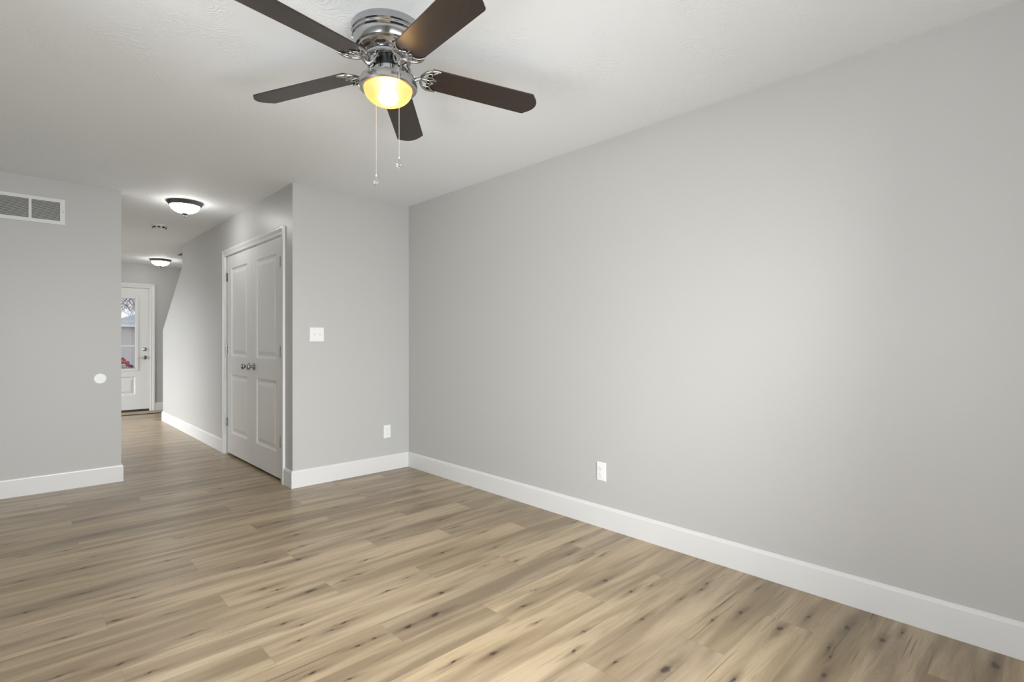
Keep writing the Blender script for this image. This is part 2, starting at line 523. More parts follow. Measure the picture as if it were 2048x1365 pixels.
struct(bx('wall_right', M['wall'], (XR, YW - TW, 0, XR + TW, YF, H)))
struct(bx('wall_back', M['wall'], (XC + TW, YB, 0, XR, YB + TW, H)))
struct(bx('wall_left', M['wall'], (XK, YL, 0, XH, YL + 0.12, H)))
struct(bx('wall_rear', M['wall'], (XW - TW, YW - TW, 0, -0.10, YW, H), (1.8, YW - TW, 0, XR, YW, H), (-0.10, YW - TW, 2.06, 1.8, YW, H)))
struct(bx('wall_window', M['wall'], (XW - TW, YW, 0, XW, 0.30, H), (XW - TW, 2.30, 0, XW, YL, H), (XW - TW, 0.30, 0, XW, 2.30, 0.42), (XW - TW, 0.30, 2.18, XW, 2.30, H)))
struct(bx('wall_kitchen', M['wall'], (XK - TW, YL, 0, XK, 7.20, H), (XK - TW, 10.20, 0, XK, YF, H), (XK - TW, 7.20, 2.06, XK, 10.20, H)))
DX0, DX1, DH = 0.735, 1.690, 2.062          # front door opening
struct(bx('wall_far', M['wall'], (XK - TW, YF, 0, DX0, YF + 0.12, H), (DX1, YF, 0, XR + TW, YF + 0.12, H), (DX0, YF, DH, DX1, YF + 0.12, H)))

# wall with the closet doors; its far end drops along the stair slope
CY0, CY1, CH = 4.468, 6.052, 2.057
bm = B()
def yz(pts): return [(XC, y, z) for y, z in pts]
prism(bm, yz([(YB, 0), (CY0, 0), (CY0, H), (YB, H)]), (TW, 0, 0))
prism(bm, yz([(CY0, CH), (CY1, CH), (CY1, H), (CY0, H)]), (TW, 0, 0))
prism(bm, yz([(CY1, 0), (9.185, 0), (9.185, 1.335), (7.965, 2.155), (7.965, H), (CY1, H)]), (TW, 0, 0))
struct(obj('wall_closet', bm, M['wall']))
struct(bx('wall_stairwell', M['wall'], (HX - 0.08, HY0, H + TOPC, HX, HY1, 4.7), (HX, HY0 - 0.08, H + TOPC, XR + TW, HY0, 4.7), (HX, HY1, H + TOPC, XR + TW, HY1 + 0.08, 4.7),
          (XR, HY0, H, XR + TW, HY1, 4.7), (HX - 0.08, HY0 - 0.08, 4.7, XR + TW, HY1 + 0.08, 4.8)))
struct(bx('wall_understair', M['wall'], (XC + TW, 7.0, 0, XR, 7.08, H)))

# baseboards
BH, BT = 0.1373, 0.014
def base_run(bm, p0, p1, nrm, e0=0, e1=0):
    p0, p1, nrm = Vector((*p0, 0)), Vector((*p1, 0)), Vector((*nrm, 0))
    d = (p1 - p0).normalized()
    prof = [(0, 0), (BT, 0), (BT, BH - 0.016), (BT - 0.003, BH - 0.012), (BT - 0.0045, BH - 0.004), (BT - 0.009, BH), (0, BH)]
    rows = []
    for p, e, s in ((p0, e0, -1), (p1, e1, 1)):
        rows.append([bm.verts.new(p + nrm * o + d * (s * e * o) + Vector((0, 0, z))) for o, z in prof])
    n = len(prof)
    bm.faces.new(rows[0][::-1]); bm.faces.new(rows[1])
    for i in range(n):
        j = (i + 1) % n
        bm.faces.new((rows[0][i], rows[0][j], rows[1][j], rows[1][i]))
def baseboard(name, *runs):
    bm = B()
    for r in runs:
        base_run(bm, *r)
    return struct(obj(name, bm, M['trim']))
baseboard('baseboard_right', ((XR, YW), (XR, YB), (-1, 0), 0, -1))
baseboard('baseboard_back', ((XR, YB), (XC, YB), (0, -1), -1, 1))
baseboard('baseboard_corner', ((XC, YB), (XC, 4.402), (-1, 0), 1, 0))
baseboard('baseboard_hall', ((XC, 6.118), (XC, 9.185), (-1, 0), 0, 1), ((XC, 9.185), (XC + TW, 9.185), (0, 1), 1, 0))
baseboard('baseboard_left', ((XW, YL), (XH, YL), (0, -1), -1, 1), ((XH, YL), (XH, YL + 0.12), (1, 0), 1, 0))
baseboard('baseboard_far', ((1.756, YF), (XR, YF), (0, -1), 0, -1))
baseboard('baseboard_window', ((XW, YW), (XW, YL), (1, 0), 0, -1))

# casings: profile swept round the opening with mitred corners
CW = 0.066
CPROF = [(0, 0), (0, 0.009), (0.004, 0.0115), (0.018, 0.012), (0.022, 0.0105), (0.040, 0.0165), (0.052, 0.0185), (0.060, 0.0185), (CW, 0.016), (CW, 0)]
def casing(bm, u0, u1, h, mp):
    rows = []
    for w, d in CPROF:
        rows.append([bm.verts.new(mp(u, v, d)) for u, v in ((u0 - w, 0), (u0 - w, h + w), (u1 + w, h + w), (u1 + w, 0))])
    for a, b in zip(rows, rows[1:]):
        for i in range(3):
            bm.faces.new((a[i], a[i + 1], b[i + 1], b[i]))
    for i in (0, 3):
        bm.faces.new([r[i] for r in rows])
bm = B()
casing(bm, CY0 + 0.001, CY1 - 0.001, CH - 0.001, lambda u, v, d: (XC - d, u, v))
box(bm, XC - 0.001, CY0 + 0.0005, 0, XC + TW, CY0 + 0.0155, CH - 0.001)
box(bm, XC - 0.001, CY1 - 0.0155, 0, XC + TW, CY1 - 0.0005, CH - 0.001)
box(bm, XC - 0.001, CY0 + 0.0155, CH - 0.0085, XC + TW, CY1 - 0.0155, CH - 0.0005)
struct(obj('trim_1', bm, M['trim']))
bm = B()
casing(bm, DX0 + 0.001, DX1 - 0.001, DH - 0.001, lambda u, v, d: (u, YF - d, v))
box(bm, DX0 + 0.0005, YF - 0.001, 0, DX0 + 0.016, YF + 0.12, DH - 0.001)
box(bm, DX1 - 0.016, YF - 0.001, 0, DX1 - 0.0005, YF + 0.12, DH - 0.001)
box(bm, DX0 + 0.016, YF - 0.001, DH - 0.010, DX1 - 0.016, YF + 0.12, DH - 0.0005)
struct(obj('trim_2', bm, M['trim']))

# ------------------------------------------------------------------ doors
def leaf(w, h, t, panels, holes=()):
    """door leaf, width +x, height +z, front at y=0 facing -y; moulded panels on the front"""
    bm = B()
    cells = list(panels) + list(holes)
    xs = sorted({0, w, *[c[0] for c in cells], *[c[1] for c in cells]})
    zs = sorted({0, h, *[c[2] for c in cells], *[c[3] for c in cells]})
    def inside(cs, xa, xb, za, zb):
        return next((c for c in cs if c[0] - 1e-6 <= xa and xb <= c[1] + 1e-6 and c[2] - 1e-6 <= za and zb <= c[3] + 1e-6), None)
    def quad(p):
        bm.faces.new([bm.verts.new(q) for q in p])
    for xa, xb in zip(xs, xs[1:]):
        for za, zb in zip(zs, zs[1:]):
            if inside(holes, xa, xb, za, zb):
                continue
            if not inside(panels, xa, xb, za, zb):
                quad([(xa, 0, za), (xb, 0, za), (xb, 0, zb), (xa, 0, zb)])
            quad([(xa, t, za), (xa, t, zb), (xb, t, zb), (xb, t, za)])
    for xa, xb, za, zb in panels:
        rings = [(0, 0), (0.004, 0.0015), (0.014, 0.0085), (0.020, 0.0095), (0.032, 0.0095), (0.036, 0.0085), (0.058, 0.0035), (0.064, 0.003)]
        prev = None
        for i, d in rings:
            cur = [bm.verts.new(q) for q in ((xa + i, d, za + i), (xb - i, d, za + i), (xb - i, d, zb - i), (xa + i, d, zb - i))]
            if prev:
                for k in range(4):
                    j = (k + 1) % 4
                    bm.faces.new((prev[k], prev[j], cur[j], cur[k]))
            prev = cur
        bm.faces.new(prev)
    for xa, xb, za, zb in holes:
        for p, q in (((xa, za), (xb, za)), ((xb, za), (xb, zb)), ((xb, zb), (xa, zb)), ((xa, zb), (xa, za))):
            quad([(p[0], 0, p[1]), (q[0], 0, q[1]), (q[0], t, q[1]), (p[0], t, p[1])])
    for p, q in (((0, 0), (w, 0)), ((w, 0), (w, h)), ((w, h), (0, h)), ((0, h), (0, 0))):
        quad([(p[0], 0, p[1]), (q[0], 0, q[1]), (q[0], t, q[1]), (p[0], t, p[1])])
    bmesh.ops.remove_doubles(bm, verts=bm.verts[:], dist=1e-5)
    return bm

RX = Matrix.Rotation(PI / 2, 4, 'X')        # lathe axis +z -> -y (out of the door face)
def door_knob(parent, x, z):
    bm = B()
    lathe(bm, [(0, 0), (0.032, 0), (0.033, 0.003), (0.030, 0.008), (0.020, 0.012), (0.0115, 0.018), (0.0105, 0.032), (0.014, 0.038), (0.024, 0.043), (0.0285, 0.051), (0.0275, 0.059), (0.020, 0.066), (0.010, 0.069), (0, 0.070)],
          32, Matrix.Translation((x, 0, z)) @ RX)
    return obj('knob', bm, M['satin'], parent, smooth=0.7)
def hinge(parent, x, z, side):
    bm = B()
    m = Matrix.Translation((x, -0.0075, z))
    lathe(bm, [(0, -0.0475), (0.004, -0.0465), (0.004, -0.0445), (0.0065, -0.0445), (0.0065, -0.016), (0.0056, -0.0155), (0.0065, -0.015), (0.0065, 0.015), (0.0056, 0.0155), (0.0065, 0.016), (0.0065, 0.0445), (0.004, 0.0445), (0.004, 0.0465), (0, 0.0475)], 14, m)
    box(bm, min(x, x + side * 0.016), -0.0025, z - 0.0445, max(x, x + side * 0.016), 0.001, z + 0.0445)
    return obj('hinge', bm, M['chrome'], parent, smooth=0.6)

LW, LZ0 = 0.748, 0.024
def closet_leaf(name, y_origin, panels, knob_x, hinge_x, hside):
    o = obj(name, leaf(LW, 2.046 - LZ0, 0.035, panels), M['door'])
    o.location = (XC + 0.002, y_origin, LZ0)
    o.rotation_euler = (0, 0, -PI / 2)
    struct(o)
    door_knob(o, knob_x, 0.938 - LZ0)
    for z in (0.336, 1.088, 1.836):
        hinge(o, hinge_x, z - LZ0, hside)
    return o
pz = [(0.236 - LZ0, 0.838 - LZ0), (1.020 - LZ0, 1.920 - LZ0)]
closet_leaf('door_1', 5.2335, [(0.130, 0.632, a, b) for a, b in pz], 0.072, LW + 0.001, -1)
closet_leaf('door_2', 5.9865 + 0.0005, [(0.124, 0.622, a, b) for a, b in pz], LW - 0.072, -0.001, 1)

# front door with a three-light window
FX0, FW, FZ0, FHT = 0.754, 0.918, 0.046, 2.002
gx0, gx1, gz0, gz1 = 0.897 - FX0, 1.528 - FX0, 0.684 - FZ0, 1.915 - FZ0
o = obj('door_3', leaf(FW, FHT, 0.045, [(0.930 - FX0, 1.190 - FX0, 0.288 - FZ0, 0.590 - FZ0), (1.235 - FX0, 1.489 - FX0, 0.288 - FZ0, 0.590 - FZ0)], [(gx0 + 0.02, gx1 - 0.02, gz0 + 0.02, gz1 - 0.02)]), M['door'])
o.location = (FX0, YF + 0.012, FZ0)
struct(o)
fdoor = o
bm = B()
fo = 0.040
box(bm, gx0, -0.010, gz0, gx0 + fo, 0.055, gz1); box(bm, gx1 - fo, -0.010, gz0, gx1, 0.055, gz1)
box(bm, gx0 + fo, -0.010, gz0, gx1 - fo, 0.055, gz0 + fo * 0.9); box(bm, gx0 + fo, -0.010, gz1 - fo, gx1 - fo, 0.055, gz1)
obj('lite_frame', bm, M['door'], fdoor, bevel=0.003)
for z in (1.097, 1.500):
    bm = B(); box(bm, gx0 + fo, 0.006, z - FZ0 - 0.011, gx1 - fo, 0.034, z - FZ0 + 0.011)
    obj('glazing_bar', bm, M['door'], fdoor, bevel=0.003)
bm = B(); box(bm, gx0 + fo - 0.004, 0.019, gz0 + fo - 0.004, gx1 - fo + 0.004, 0.023, gz1 - fo + 0.004)
obj('pane', bm, M['pane'], fdoor)
bm = B()
lx, lz = 1.612 - FX0, 0.902 - FZ0
lathe(bm, [(0, 0), (0.033, 0), (0.033, 0.004), (0.029, 0.011), (0.014, 0.014), (0.012, 0.038), (0, 0.040)], 28, Matrix.Translation((lx, 0, lz)) @ RX)
tube(bm, smoothpts([(lx + 0.006, -0.042, lz), (lx - 0.02, -0.046, lz), (lx - 0.06, -0.048, lz - 0.004), (lx - 0.10, -0.044, lz - 0.006)]), [0.011] * 6 + [0.009] * 6 + [0.008] * 6 + [0.007], 10)
obj('lever_handle', bm, M['nickel'], fdoor, smooth=0.7)
bm = B()
lathe(bm, [(0, 0), (0.031, 0), (0.031, 0.006), (0.024, 0.014), (0.017, 0.016), (0, 0.016)], 28, Matrix.Translation((lx, 0, 1.039 - FZ0)) @ RX)
box(bm, lx - 0.004, -0.030, 1.039 - FZ0 - 0.014, lx + 0.004, -0.014, 1.039 - FZ0 + 0.014)
obj('deadbolt', bm, M['nickel'], fdoor, smooth=0.7)
bm = B(); box(bm, FW + 0.0008, -0.004, lz - 0.03, FW + 0.008, 0.03, lz + 0.03)
obj('strike_plate', bm, M['sill'], fdoor)
struct(bx('trim_3', M['sill'], (DX0 + 0.016, YF + 0.002, 0.0, DX1 - 0.016, YF + 0.14, 0.042)))

# windows the camera does not see but which light the room
def window(name, mp, w, h, nh):
    bm = B()
    def mbox(x0, y0, z0, x1, y1, z1):
        a, b = mp(x0, y0, z0), mp(x1, y1, z1)
        box(bm, *[min(p, q) for p, q in zip(a, b)], *[max(p, q) for p, q in zip(a, b)])
    t = 0.05
    mbox(0, 0.02, 0, t, 0.09, h); mbox(w - t, 0.02, 0, w, 0.09, h)
    mbox(t, 0.02, 0, w - t, 0.09, t); mbox(t, 0.02, h - t, w - t, 0.09, h)
    for k in range(1, nh + 1):
        mbox(w * k / (nh + 1) - 0.02, 0.03, t, w * k / (nh + 1) + 0.02, 0.08, h - t)
    o = struct(obj(name, bm, M['trim']))
    bm = B()
    mbox2 = (mp(t - 0.004, 0.053, t - 0.004), mp(w - t + 0.004, 0.057, h - t + 0.004))
    box(bm, *[min(p, q) for p, q in zip(*mbox2)], *[max(p, q) for p, q in zip(*mbox2)])
    obj('pane', bm, M['pane'], o)
window('window_1', lambda x, y, z: (XW - y, 0.30 + x, 0.42 + z), 2.0, 1.76, 1)
window('window_2', lambda x, y, z: (-0.10 + x, YW - y, 0.001 + z), 1.9, 2.058, 1)
window('window_3', lambda x, y, z: (XK - y, 7.20 + x, 0.001 + z), 3.0, 2.058, 2)

# ------------------------------------------------------------------ wall plates and vent
def disc_y(bm, x, z, r, y0, y1, segs=20, sz=1.0):
    lathe(bm, [(0, 0), (r, 0), (r, y0 - y1), (0, y0 - y1)], segs, Matrix.Translation((x, y0, z)) @ RX @ Matrix.Diagonal((1, 1, 1, 1)))
def plate_mesh(w, h):
    bm = B()
    a, b, c = 0.0, 0.004, 0.0062
    rows = []
    for ins, d in ((0, 0), (0, 0.0025), (0.0035, 0.0058), (0.006, 0.0062)):
        rows.append([bm.verts.new(p) for p in ((-w / 2 + ins, -d, -h / 2 + ins), (w / 2 - ins, -d, -h / 2 + ins), (w / 2 - ins, -d, h / 2 - ins), (-w / 2 + ins, -d, h / 2 - ins))])
    bm.faces.new(rows[0]); bm.faces.new(rows[-1])
    for p, q in zip(rows, rows[1:]):
        for k in range(4):
            j = (k + 1) % 4
            bm.faces.new((p[k], p[j], q[j], q[k]))
    return bm
def screw(parent, x, z, y=-0.0062):
    bm = B()
    disc_y(bm, x, z, 0.0032, y, y - 0.0012, 12)
    return obj('screw', bm, M['plastic'], parent)
def outlet(label, loc, rotz):
    t = thing('power_outlet', label, 'outlet', loc, rotz)
    obj('cover_plate', plate_mesh(0.0705, 0.117), M['plastic'], t)
    for s in (-1, 1):
        bm = B()
        zc = s * 0.0195
        pts = []
        for k in range(28):
            a = 2 * PI * k / 28
            pts.append((0.0172 * math.cos(a), -0.0062, zc + max(-0.0138, min(0.0138, 0.0172 * math.sin(a)))))
        prism(bm, pts, (0, -0.0026, 0))
        face = obj('receptacle', bm, M['plastic'], t)
        bm = B()
        box(bm, -0.0078, -0.0094, zc - 0.0005, -0.0056, -0.0086, zc + 0.0085)
        box(bm, 0.0056, -0.0094, zc + 0.0005, 0.0078, -0.0086, zc + 0.0075)
        disc_y(bm, 0, zc - 0.0068, 0.0026, -0.0086, -0.0094, 12)
        obj('slot', bm, M['slot'], face)
    screw(t, 0, 0)
    return t
outlet('white duplex outlet low on the narrow wall beside the room corner', (2.477, YB, 0.3525), 0)
outlet('white duplex outlet low on the long bare right-hand wall', (XR, 2.017, 0.350), -PI / 2)

def switch(label, loc, n):
    t = thing('light_switch', label, 'switch', loc, 0)
    w = 0.0705 + 0.049 * (n - 1)
    obj('cover_plate', plate_mesh(w, 0.1175), M['plastic'], t)
    for k in range(n):
        x = (k - (n - 1) / 2) * 0.046
        bm = B()
        box(bm, x - 0.0055, -0.0072, -0.0125, x + 0.0055, -0.0058, 0.0125)
        up = 1 if k == 0 else -1
        prism(bm, [(x - 0.0045, -0.007, up * -0.008), (x - 0.0045, -0.0185, up * 0.006), (x - 0.0045, -0.0175, up * 0.0105), (x - 0.0045, -0.007, up * 0.0075)], (0.009, 0, 0))
        obj('toggle', bm, M['plastic'], t, bevel=0.0008)
        for z in (-0.030, 0.030):
            screw(t, x, z)
    return t
switch('white double light switch on the narrow wall right of the closet', (1.8245, YB, 1.229), 2)
switch('single white light switch on the far wall beside the front door', (1.905, YF, 1.258), 1)

t = thing('cover_plate', 'round blank white cover plate on the left wall near the hallway', 'wall plate', (0.531, YL, 0.867))
bm = B(); lathe(bm, [(0, 0), (0.0405, 0), (0.0405, 0.0012), (0.0395, 0.0022), (0, 0.0024)], 40, RX)
obj('disc', bm, M['plastic'], t, smooth=0.5)
bm = B(); lathe(bm, [(0, 0.0022), (0.004, 0.0022), (0.0035, 0.0028), (0, 0.003)], 16, RX)
obj('screw', bm, M['plastic'], t)

t = thing('return_air_vent', 'white louvred return air vent high on the left wall', 'vent', (0, YL, 2.1915))
VX0, VX1, VH = -0.460, 0.311, 0.0995
bm = B()
sec = [(0.115 - 0.183 * k, 0.281 - 0.183 * k) for k in range(4)]
SH = 0.073
fr = 0.009
box(bm, VX0, -fr, SH, VX1, 0, VH); box(bm, VX0, -fr, -VH, VX1, 0, -SH)
xs = [VX0] + [v for s in reversed(sec) for v in s] + [VX1]
for a, b in zip(xs[0::2], xs[1::2]):
    box(bm, a, -fr, -SH, b, 0, SH)
obj('frame', bm, M['vent'], t)
for a, b in sec:
    bm = B()
    n = 17
    for k in range(n):
        z = -SH + 2 * SH * (k + 0.5) / n
        prism(bm, [(a, -0.0075, z - 0.0034), (a, -0.0065, z - 0.0042), (a, 0.0, z + 0.0012), (a, -0.001, z + 0.002)], (b - a, 0, 0))
    lo = obj('louvre_panel', bm, M['vent'], t)
    bm = B(); box(bm, a, -0.0012, -SH, b, -0.0002, SH)
    obj('backing', bm, M['dark'], lo)
for x in (VX0 + 0.013, 0.299):
    bm = B(); disc_y(bm, x, 0.002, 0.0045, -fr, -fr - 0.002, 14)
    obj('screw', bm, M['slot'], t)

t = thing('doormat', 'flat tan woven doormat on the floor inside the front door', 'mat', (1.30, 10.345, 0))
bm = B(); box(bm, -0.60, -0.17, 0.0005, 0.66, 0.185, 0.012)
obj('mat_body', bm, M['mat'], t, bevel=0.003)
bm = B()
box(bm, -0.605, -0.176, 0.0005, 0.665, -0.170, 0.011)
obj('edge_binding', bm, M['sill'], t)

# ------------------------------------------------------------------ ceiling fixtures in the hallway
def dome_light(label, x, y):
    t = thing('ceiling_light', label, 'ceiling light', (x, y, H), 0, 'dome lights along the hallway ceiling')
    bm = B(); lathe(bm, [(0, 0), (0.146, 0), (0.147, -0.004), (0.141, -0.010), (0.134, -0.022), (0.127, -0.032), (0.123, -0.035), (0.1195, -0.035), (0.1195, -0.02), (0, -0.02)], 56)
    obj('pan', bm, M['bronze'], t, smooth=0.6)
    bm = B(); lathe(bm, [(0.1185, -0.031)] + [(0.1185 * math.cos(a), -0.031 - 0.071 * math.sin(a)) for a in [PI / 2 * k / 12 for k in range(1, 13)]], 56, cap=False)
    obj('glass_dome', bm, M['dome'], t, smooth=1.2)
    bm = B(); lathe(bm, [(0, -0.098), (0.024, -0.1005), (0.027, -0.104), (0.020, -0.111), (0.008, -0.117), (0.007, -0.121), (0.012, -0.126), (0.011, -0.134), (0, -0.139)], 24)
    obj('finial', bm, M['bronze'], t, smooth=0.7)
    return t
dome_light('nearer of two hallway dome ceiling lights with dark metal rim', 1.149, 5.525)
dome_light('farther dome ceiling light hanging above the front door end of hallway', 1.681, 9.665)

t = thing('smoke_detector', 'off-white smoke detector on the ceiling between the dome lights', 'smoke detector', (1.172, 6.80, H), -0.4)
bm = B(); lathe(bm, [(0, 0), (0.072, 0), (0.072, -0.010), (0.068, -0.013), (0, -0.013)], 40)
obj('base', bm, M['vent'], t, smooth=0.5)
bm = B(); lathe(bm, [(0, -0.012), (0.064, -0.012), (0.065, -0.026), (0.058, -0.037), (0.045, -0.042), (0, -0.042)], 12)
obj('body', bm, M['vent'], t)
bm = B()
for k in range(9):
    a = 2 * PI * k / 9
    m = Matrix.Rotation(a, 4, 'Z')
    vs0 = len(bm.verts)
    box(bm, 0.0555, -0.013, -0.036, 0.0665, 0.013, -0.020)
    bm.verts.ensure_lookup_table()
    bmesh.ops.transform(bm, matrix=m, verts=bm.verts[vs0:])
obj('grille', bm, M['gap'], t)
bm = B(); lathe(bm, [(0, -0.042), (0.011, -0.042), (0.011, -0.045), (0, -0.0455)], 18, Matrix.Translation((0.018, 0.012, 0)))
obj('test_button', bm, M['plastic'], t)

# ------------------------------------------------------------------ ceiling fan
FXc, FYc = 1.1105, 1.8951
fan = thing('ceiling_fan', 'five-blade dark wood ceiling fan with lit amber bowl lamp', 'ceiling fan', (FXc, FYc, H))
bm = B()
lathe(bm, [(0, 0), (0.1435, 0), (0.1445, -0.003), (0.1435, -0.026), (0.139, -0.030), (0.1395, -0.034), (0.1425, -0.038), (0.1425, -0.044), (0.137, -0.049), (0.1355, -0.054),
           (0.1345, -0.060), (0.127, -0.080), (0.123, -0.083), (0.118, -0.084), (0, -0.084)], 72)
obj('canopy', bm, M['chrome'], fan, smooth=0.45)
bm = B()
lathe(bm, [(0.119, -0.083), (0.117, -0.090), (0.087, -0.112), (0.084, -0.113), (0, -0.113)], 60)
mh = obj('motor_housing', bm, M['chrome'], fan, smooth=0.5)
sl = (Vector((0.087, 0, -0.112)) - Vector((0.117, 0, -0.090)))
for k in range(10):                                   # vent slots of the motor housing
    bm = B()
    n = Vector((-sl.z, 0, sl.x)).normalized() * -1
    n = Vector((0.59, 0, -0.81))
    c0 = Vector((0.117, 0, -0.090)) + sl * 0.5
    pts = []
    for i in range(16):
        a = 2 * PI * i / 16
        yy = 0.021 * math.copysign(abs(math.cos(a)) ** 0.5, math.cos(a))
        tt = 0.0052 * math.sin(a)
        pts.append(c0 + sl.normalized() * tt + Vector((0, yy, 0)) - n * 0.004)
    prism(bm, pts, n * 0.0058)
    bmesh.ops.transform(bm, matrix=Matrix.Rotation(2 * PI * (k + 0.2) / 10, 4, 'Z'), verts=bm.verts[:])
    obj('vent_slot', bm, M['dark'], mh)
bm = B()
lathe(bm, [(0, -0.112), (0.090, -0.112), (0.093, -0.116), (0.093, -0.124), (0.089, -0.128), (0.075, -0.131), (0.06, -0.132), (0, -0.132)], 56)
obj('flywheel', bm, M['chrome'], fan, smooth=0.5)
bm = B()
lathe(bm, [(0, -0.130), (0.050, -0.130), (0.050, -0.158), (0.046, -0.160), (0, -0.160)], 40)
obj('motor_neck', bm, M['gap'], fan, smooth=0.5)
bm = B()
lathe(bm, [(0, -0.158), (0.053, -0.158), (0.056, -0.161), (0.056, -0.190), (0.060, -0.194), (0.060, -0.200), (0, -0.200)], 48)
obj('switch_housing', bm, M['chrome'], fan, smooth=0.5)

BL = [  # per blade: yaw offset, pitch offset, droop slope as the photo shows them
    (0.0361, -0.0326), (0.0060, 0.0024), (-0.0350, -0.0042), (0.0275, 0.0194), (-0.0346, 0.0150)]
ZB, PH, WR, WT, PIT, RT, DR = 2.2838 - H, 20.6794, 0.1235, 0.1354, -0.1754, 0.6594, -0.0616
def blade_matrix(k):
    a = math.radians(PH + 72 * k) + BL[k][0] - YAW
    pk = PIT + BL[k][1]
    ax = Vector((math.cos(a), math.sin(a), DR))
    pe = Vector((-math.sin(a) * math.cos(pk), math.cos(a) * math.cos(pk), math.sin(pk)))
    up = ax.cross(pe).normalized()
    m = Matrix.Identity(4)
    for i in range(3):
        m[i][0], m[i][1], m[i][2], m[i][3] = ax[i], pe[i], up[i], (0, 0, ZB)[i]
    return m
def blade_outline():
    pts = []
    R0 = 0.166
    def wid(r): return (WR + (WT - WR) * (r - 0.17) / (RT - 0.17)) / 2
    pts += [(R0 + 0.010, -wid(R0) + 0.0), (R0 + 0.04, -wid(R0 + 0.04))]
    rc = 0.016
    e = RT - 0.030
    wt = wid(e)
    pts.append((e - rc, -wt))
    for k in range(1, 6):                             # small rounded corner
        a = -PI / 2 + k * (PI / 2 - 0.35) / 5
        pts.append((e - rc + rc * math.cos(a), -wt + rc + rc * math.sin(a)))
    n = 12
    y0 = pts[-1][1]; x0 = pts[-1][0]
    for k in range(1, n):                             # shallow curved end
        y = y0 + (-2 * y0) * k / n
        pts.append((x0 + 0.030 * (1 - (y / y0) ** 2), y))
    mir = [(x, -y) for x, y in pts[:8]][::-1]
    pts += mir
    pts += [(R0, wid(R0) - 0.014), (R0 - 0.004, 0), (R0, -wid(R0) + 0.014)]
    return pts
def iron_bm():
    bm = B()
    zz = -0.0075
    wv = 0.060
    # curved arm from the flywheel to the blade
    tube(bm, smoothpts([(0.060, 0, 0.030), (0.080, 0, 0.020), (0.092, 0.004, -0.010), (0.108, 0.003, -0.021), (0.122, 0, -0.014), (0.136, 0, zz)]), [0.0105] * 6 + [0.0085] * 12 + [0.007] * 12 + [0.006], 10)
    tube(bm, smoothpts([(0.076, 0.016, 0.026), (0.088, 0.017, 0.006), (0.102, 0.011, -0.014), (0.116, 0.004, -0.017)]), 0.0042, 8)
    tube(bm, smoothpts([(0.076, -0.016, 0.026), (0.088, -0.017, 0.006), (0.102, -0.011, -0.014), (0.116, -0.004, -0.017)]), 0.0042, 8)
    for s in (1, -1):
        # crescent: outer rim, scalloped inner rim, ribs
        tube(bm, smoothpts([(0.134, 0, zz), (0.138, s * 0.021, zz - 0.001), (0.150, s * 0.042, zz - 0.001), (0.172, s * 0.0575, zz), (0.206, s * 0.0625, zz + 0.002)], 7), [0.0058] * 22 + [0.0056, 0.005, 0.0045, 0.004, 0.0034, 0.0028, 0.002], 8)
        tube(bm, smoothpts([(0.206, s * 0.0625, zz + 0.002), (0.187, s * 0.050, zz), (0.176, s * 0.034, zz), (0.178, s * 0.020, zz), (0.189, s * 0.011, zz), (0.176, s * 0.005, zz), (0.170, 0, zz)], 6), 0.0034, 8)
        tube(bm, smoothpts([(0.139, s * 0.004, zz), (0.156, s * 0.014, zz), (0.178, s * 0.020, zz)], 6), 0.0030, 8)
        tube(bm, smoothpts([(0.146, s * 0.036, zz), (0.160, s * 0.038, zz), (0.179, s * 0.038, zz)], 6), 0.0026, 8)
    tube(bm, [(0.134, 0, zz), (0.172, 0, zz)], 0.0036, 8)
    for x, y in ((0.178, 0.020), (0.178, -0.020), (0.171, 0.0)):
        lathe(bm, [(0, -0.004), (0.0044, -0.002), (0.0050, 0.003), (0, 0.004)], 12, Matrix.Translation((x, y, zz)))
    # hidden pads that carry the blade
    box(bm, 0.168, -0.0025, zz + 0.001, 0.200, 0.0025, zz + 0.0048)
    return bm
for k in range(5):
    m = blade_matrix(k)
    bm = B()
    prism(bm, [(x, y, -0.0028) for x, y in blade_outline()], (0, 0, 0.0056))
    bl = obj('blade', bm, M['blade'], fan, bevel=0.0012)
    bl.matrix_local = m
    bm = iron_bm()
    ir = obj('blade_iron', bm, M['nickel'], fan, smooth=1.0)
    ir.matrix_local = m

# lamp under the fan
bm = B()
lathe(bm, [(0, -0.198), (0.062, -0.198), (0.098, -0.199), (0.108, -0.203), (0.1145, -0.214), (0.1175, -0.228), (0.1165, -0.238), (0.112, -0.243), (0.104, -0.2445), (0.0985, -0.2435), (0.0975, -0.236), (0.094, -0.232), (0, -0.230)], 72)
obj('lamp_pan', bm, M['nickel'], fan, smooth=0.6)
bm = B()
lathe(bm, [(0.0955, -0.2325), (0.0955, -0.246)] + [(0.0955 * math.cos(a), -0.246 - 0.061 * math.sin(a)) for a in [PI / 2 * k / 16 for k in range(1, 17)]], 64, cap=False)
bowl = obj('glass_bowl', bm, M['amber'], fan, smooth=1.2)
bm = B()
lathe(bm, [(0, -0.231), (0.016, -0.231), (0.016, -0.246), (0.0135, -0.250), (0, -0.250)], 24)
obj('socket', bm, M['plastic'], fan, smooth=0.6)
bm = B()
lathe(bm, [(0, -0.249), (0.009, -0.250), (0.010, -0.258)] + [(0.0215 * math.cos(a), -0.281 - 0.0215 * math.sin(a)) for a in [-1.0 + (PI / 2 + 1.0) * k / 14 for k in range(15)]], 28, cap=False)
obj('bulb', bm, M['bulb'], fan, smooth=1.2)

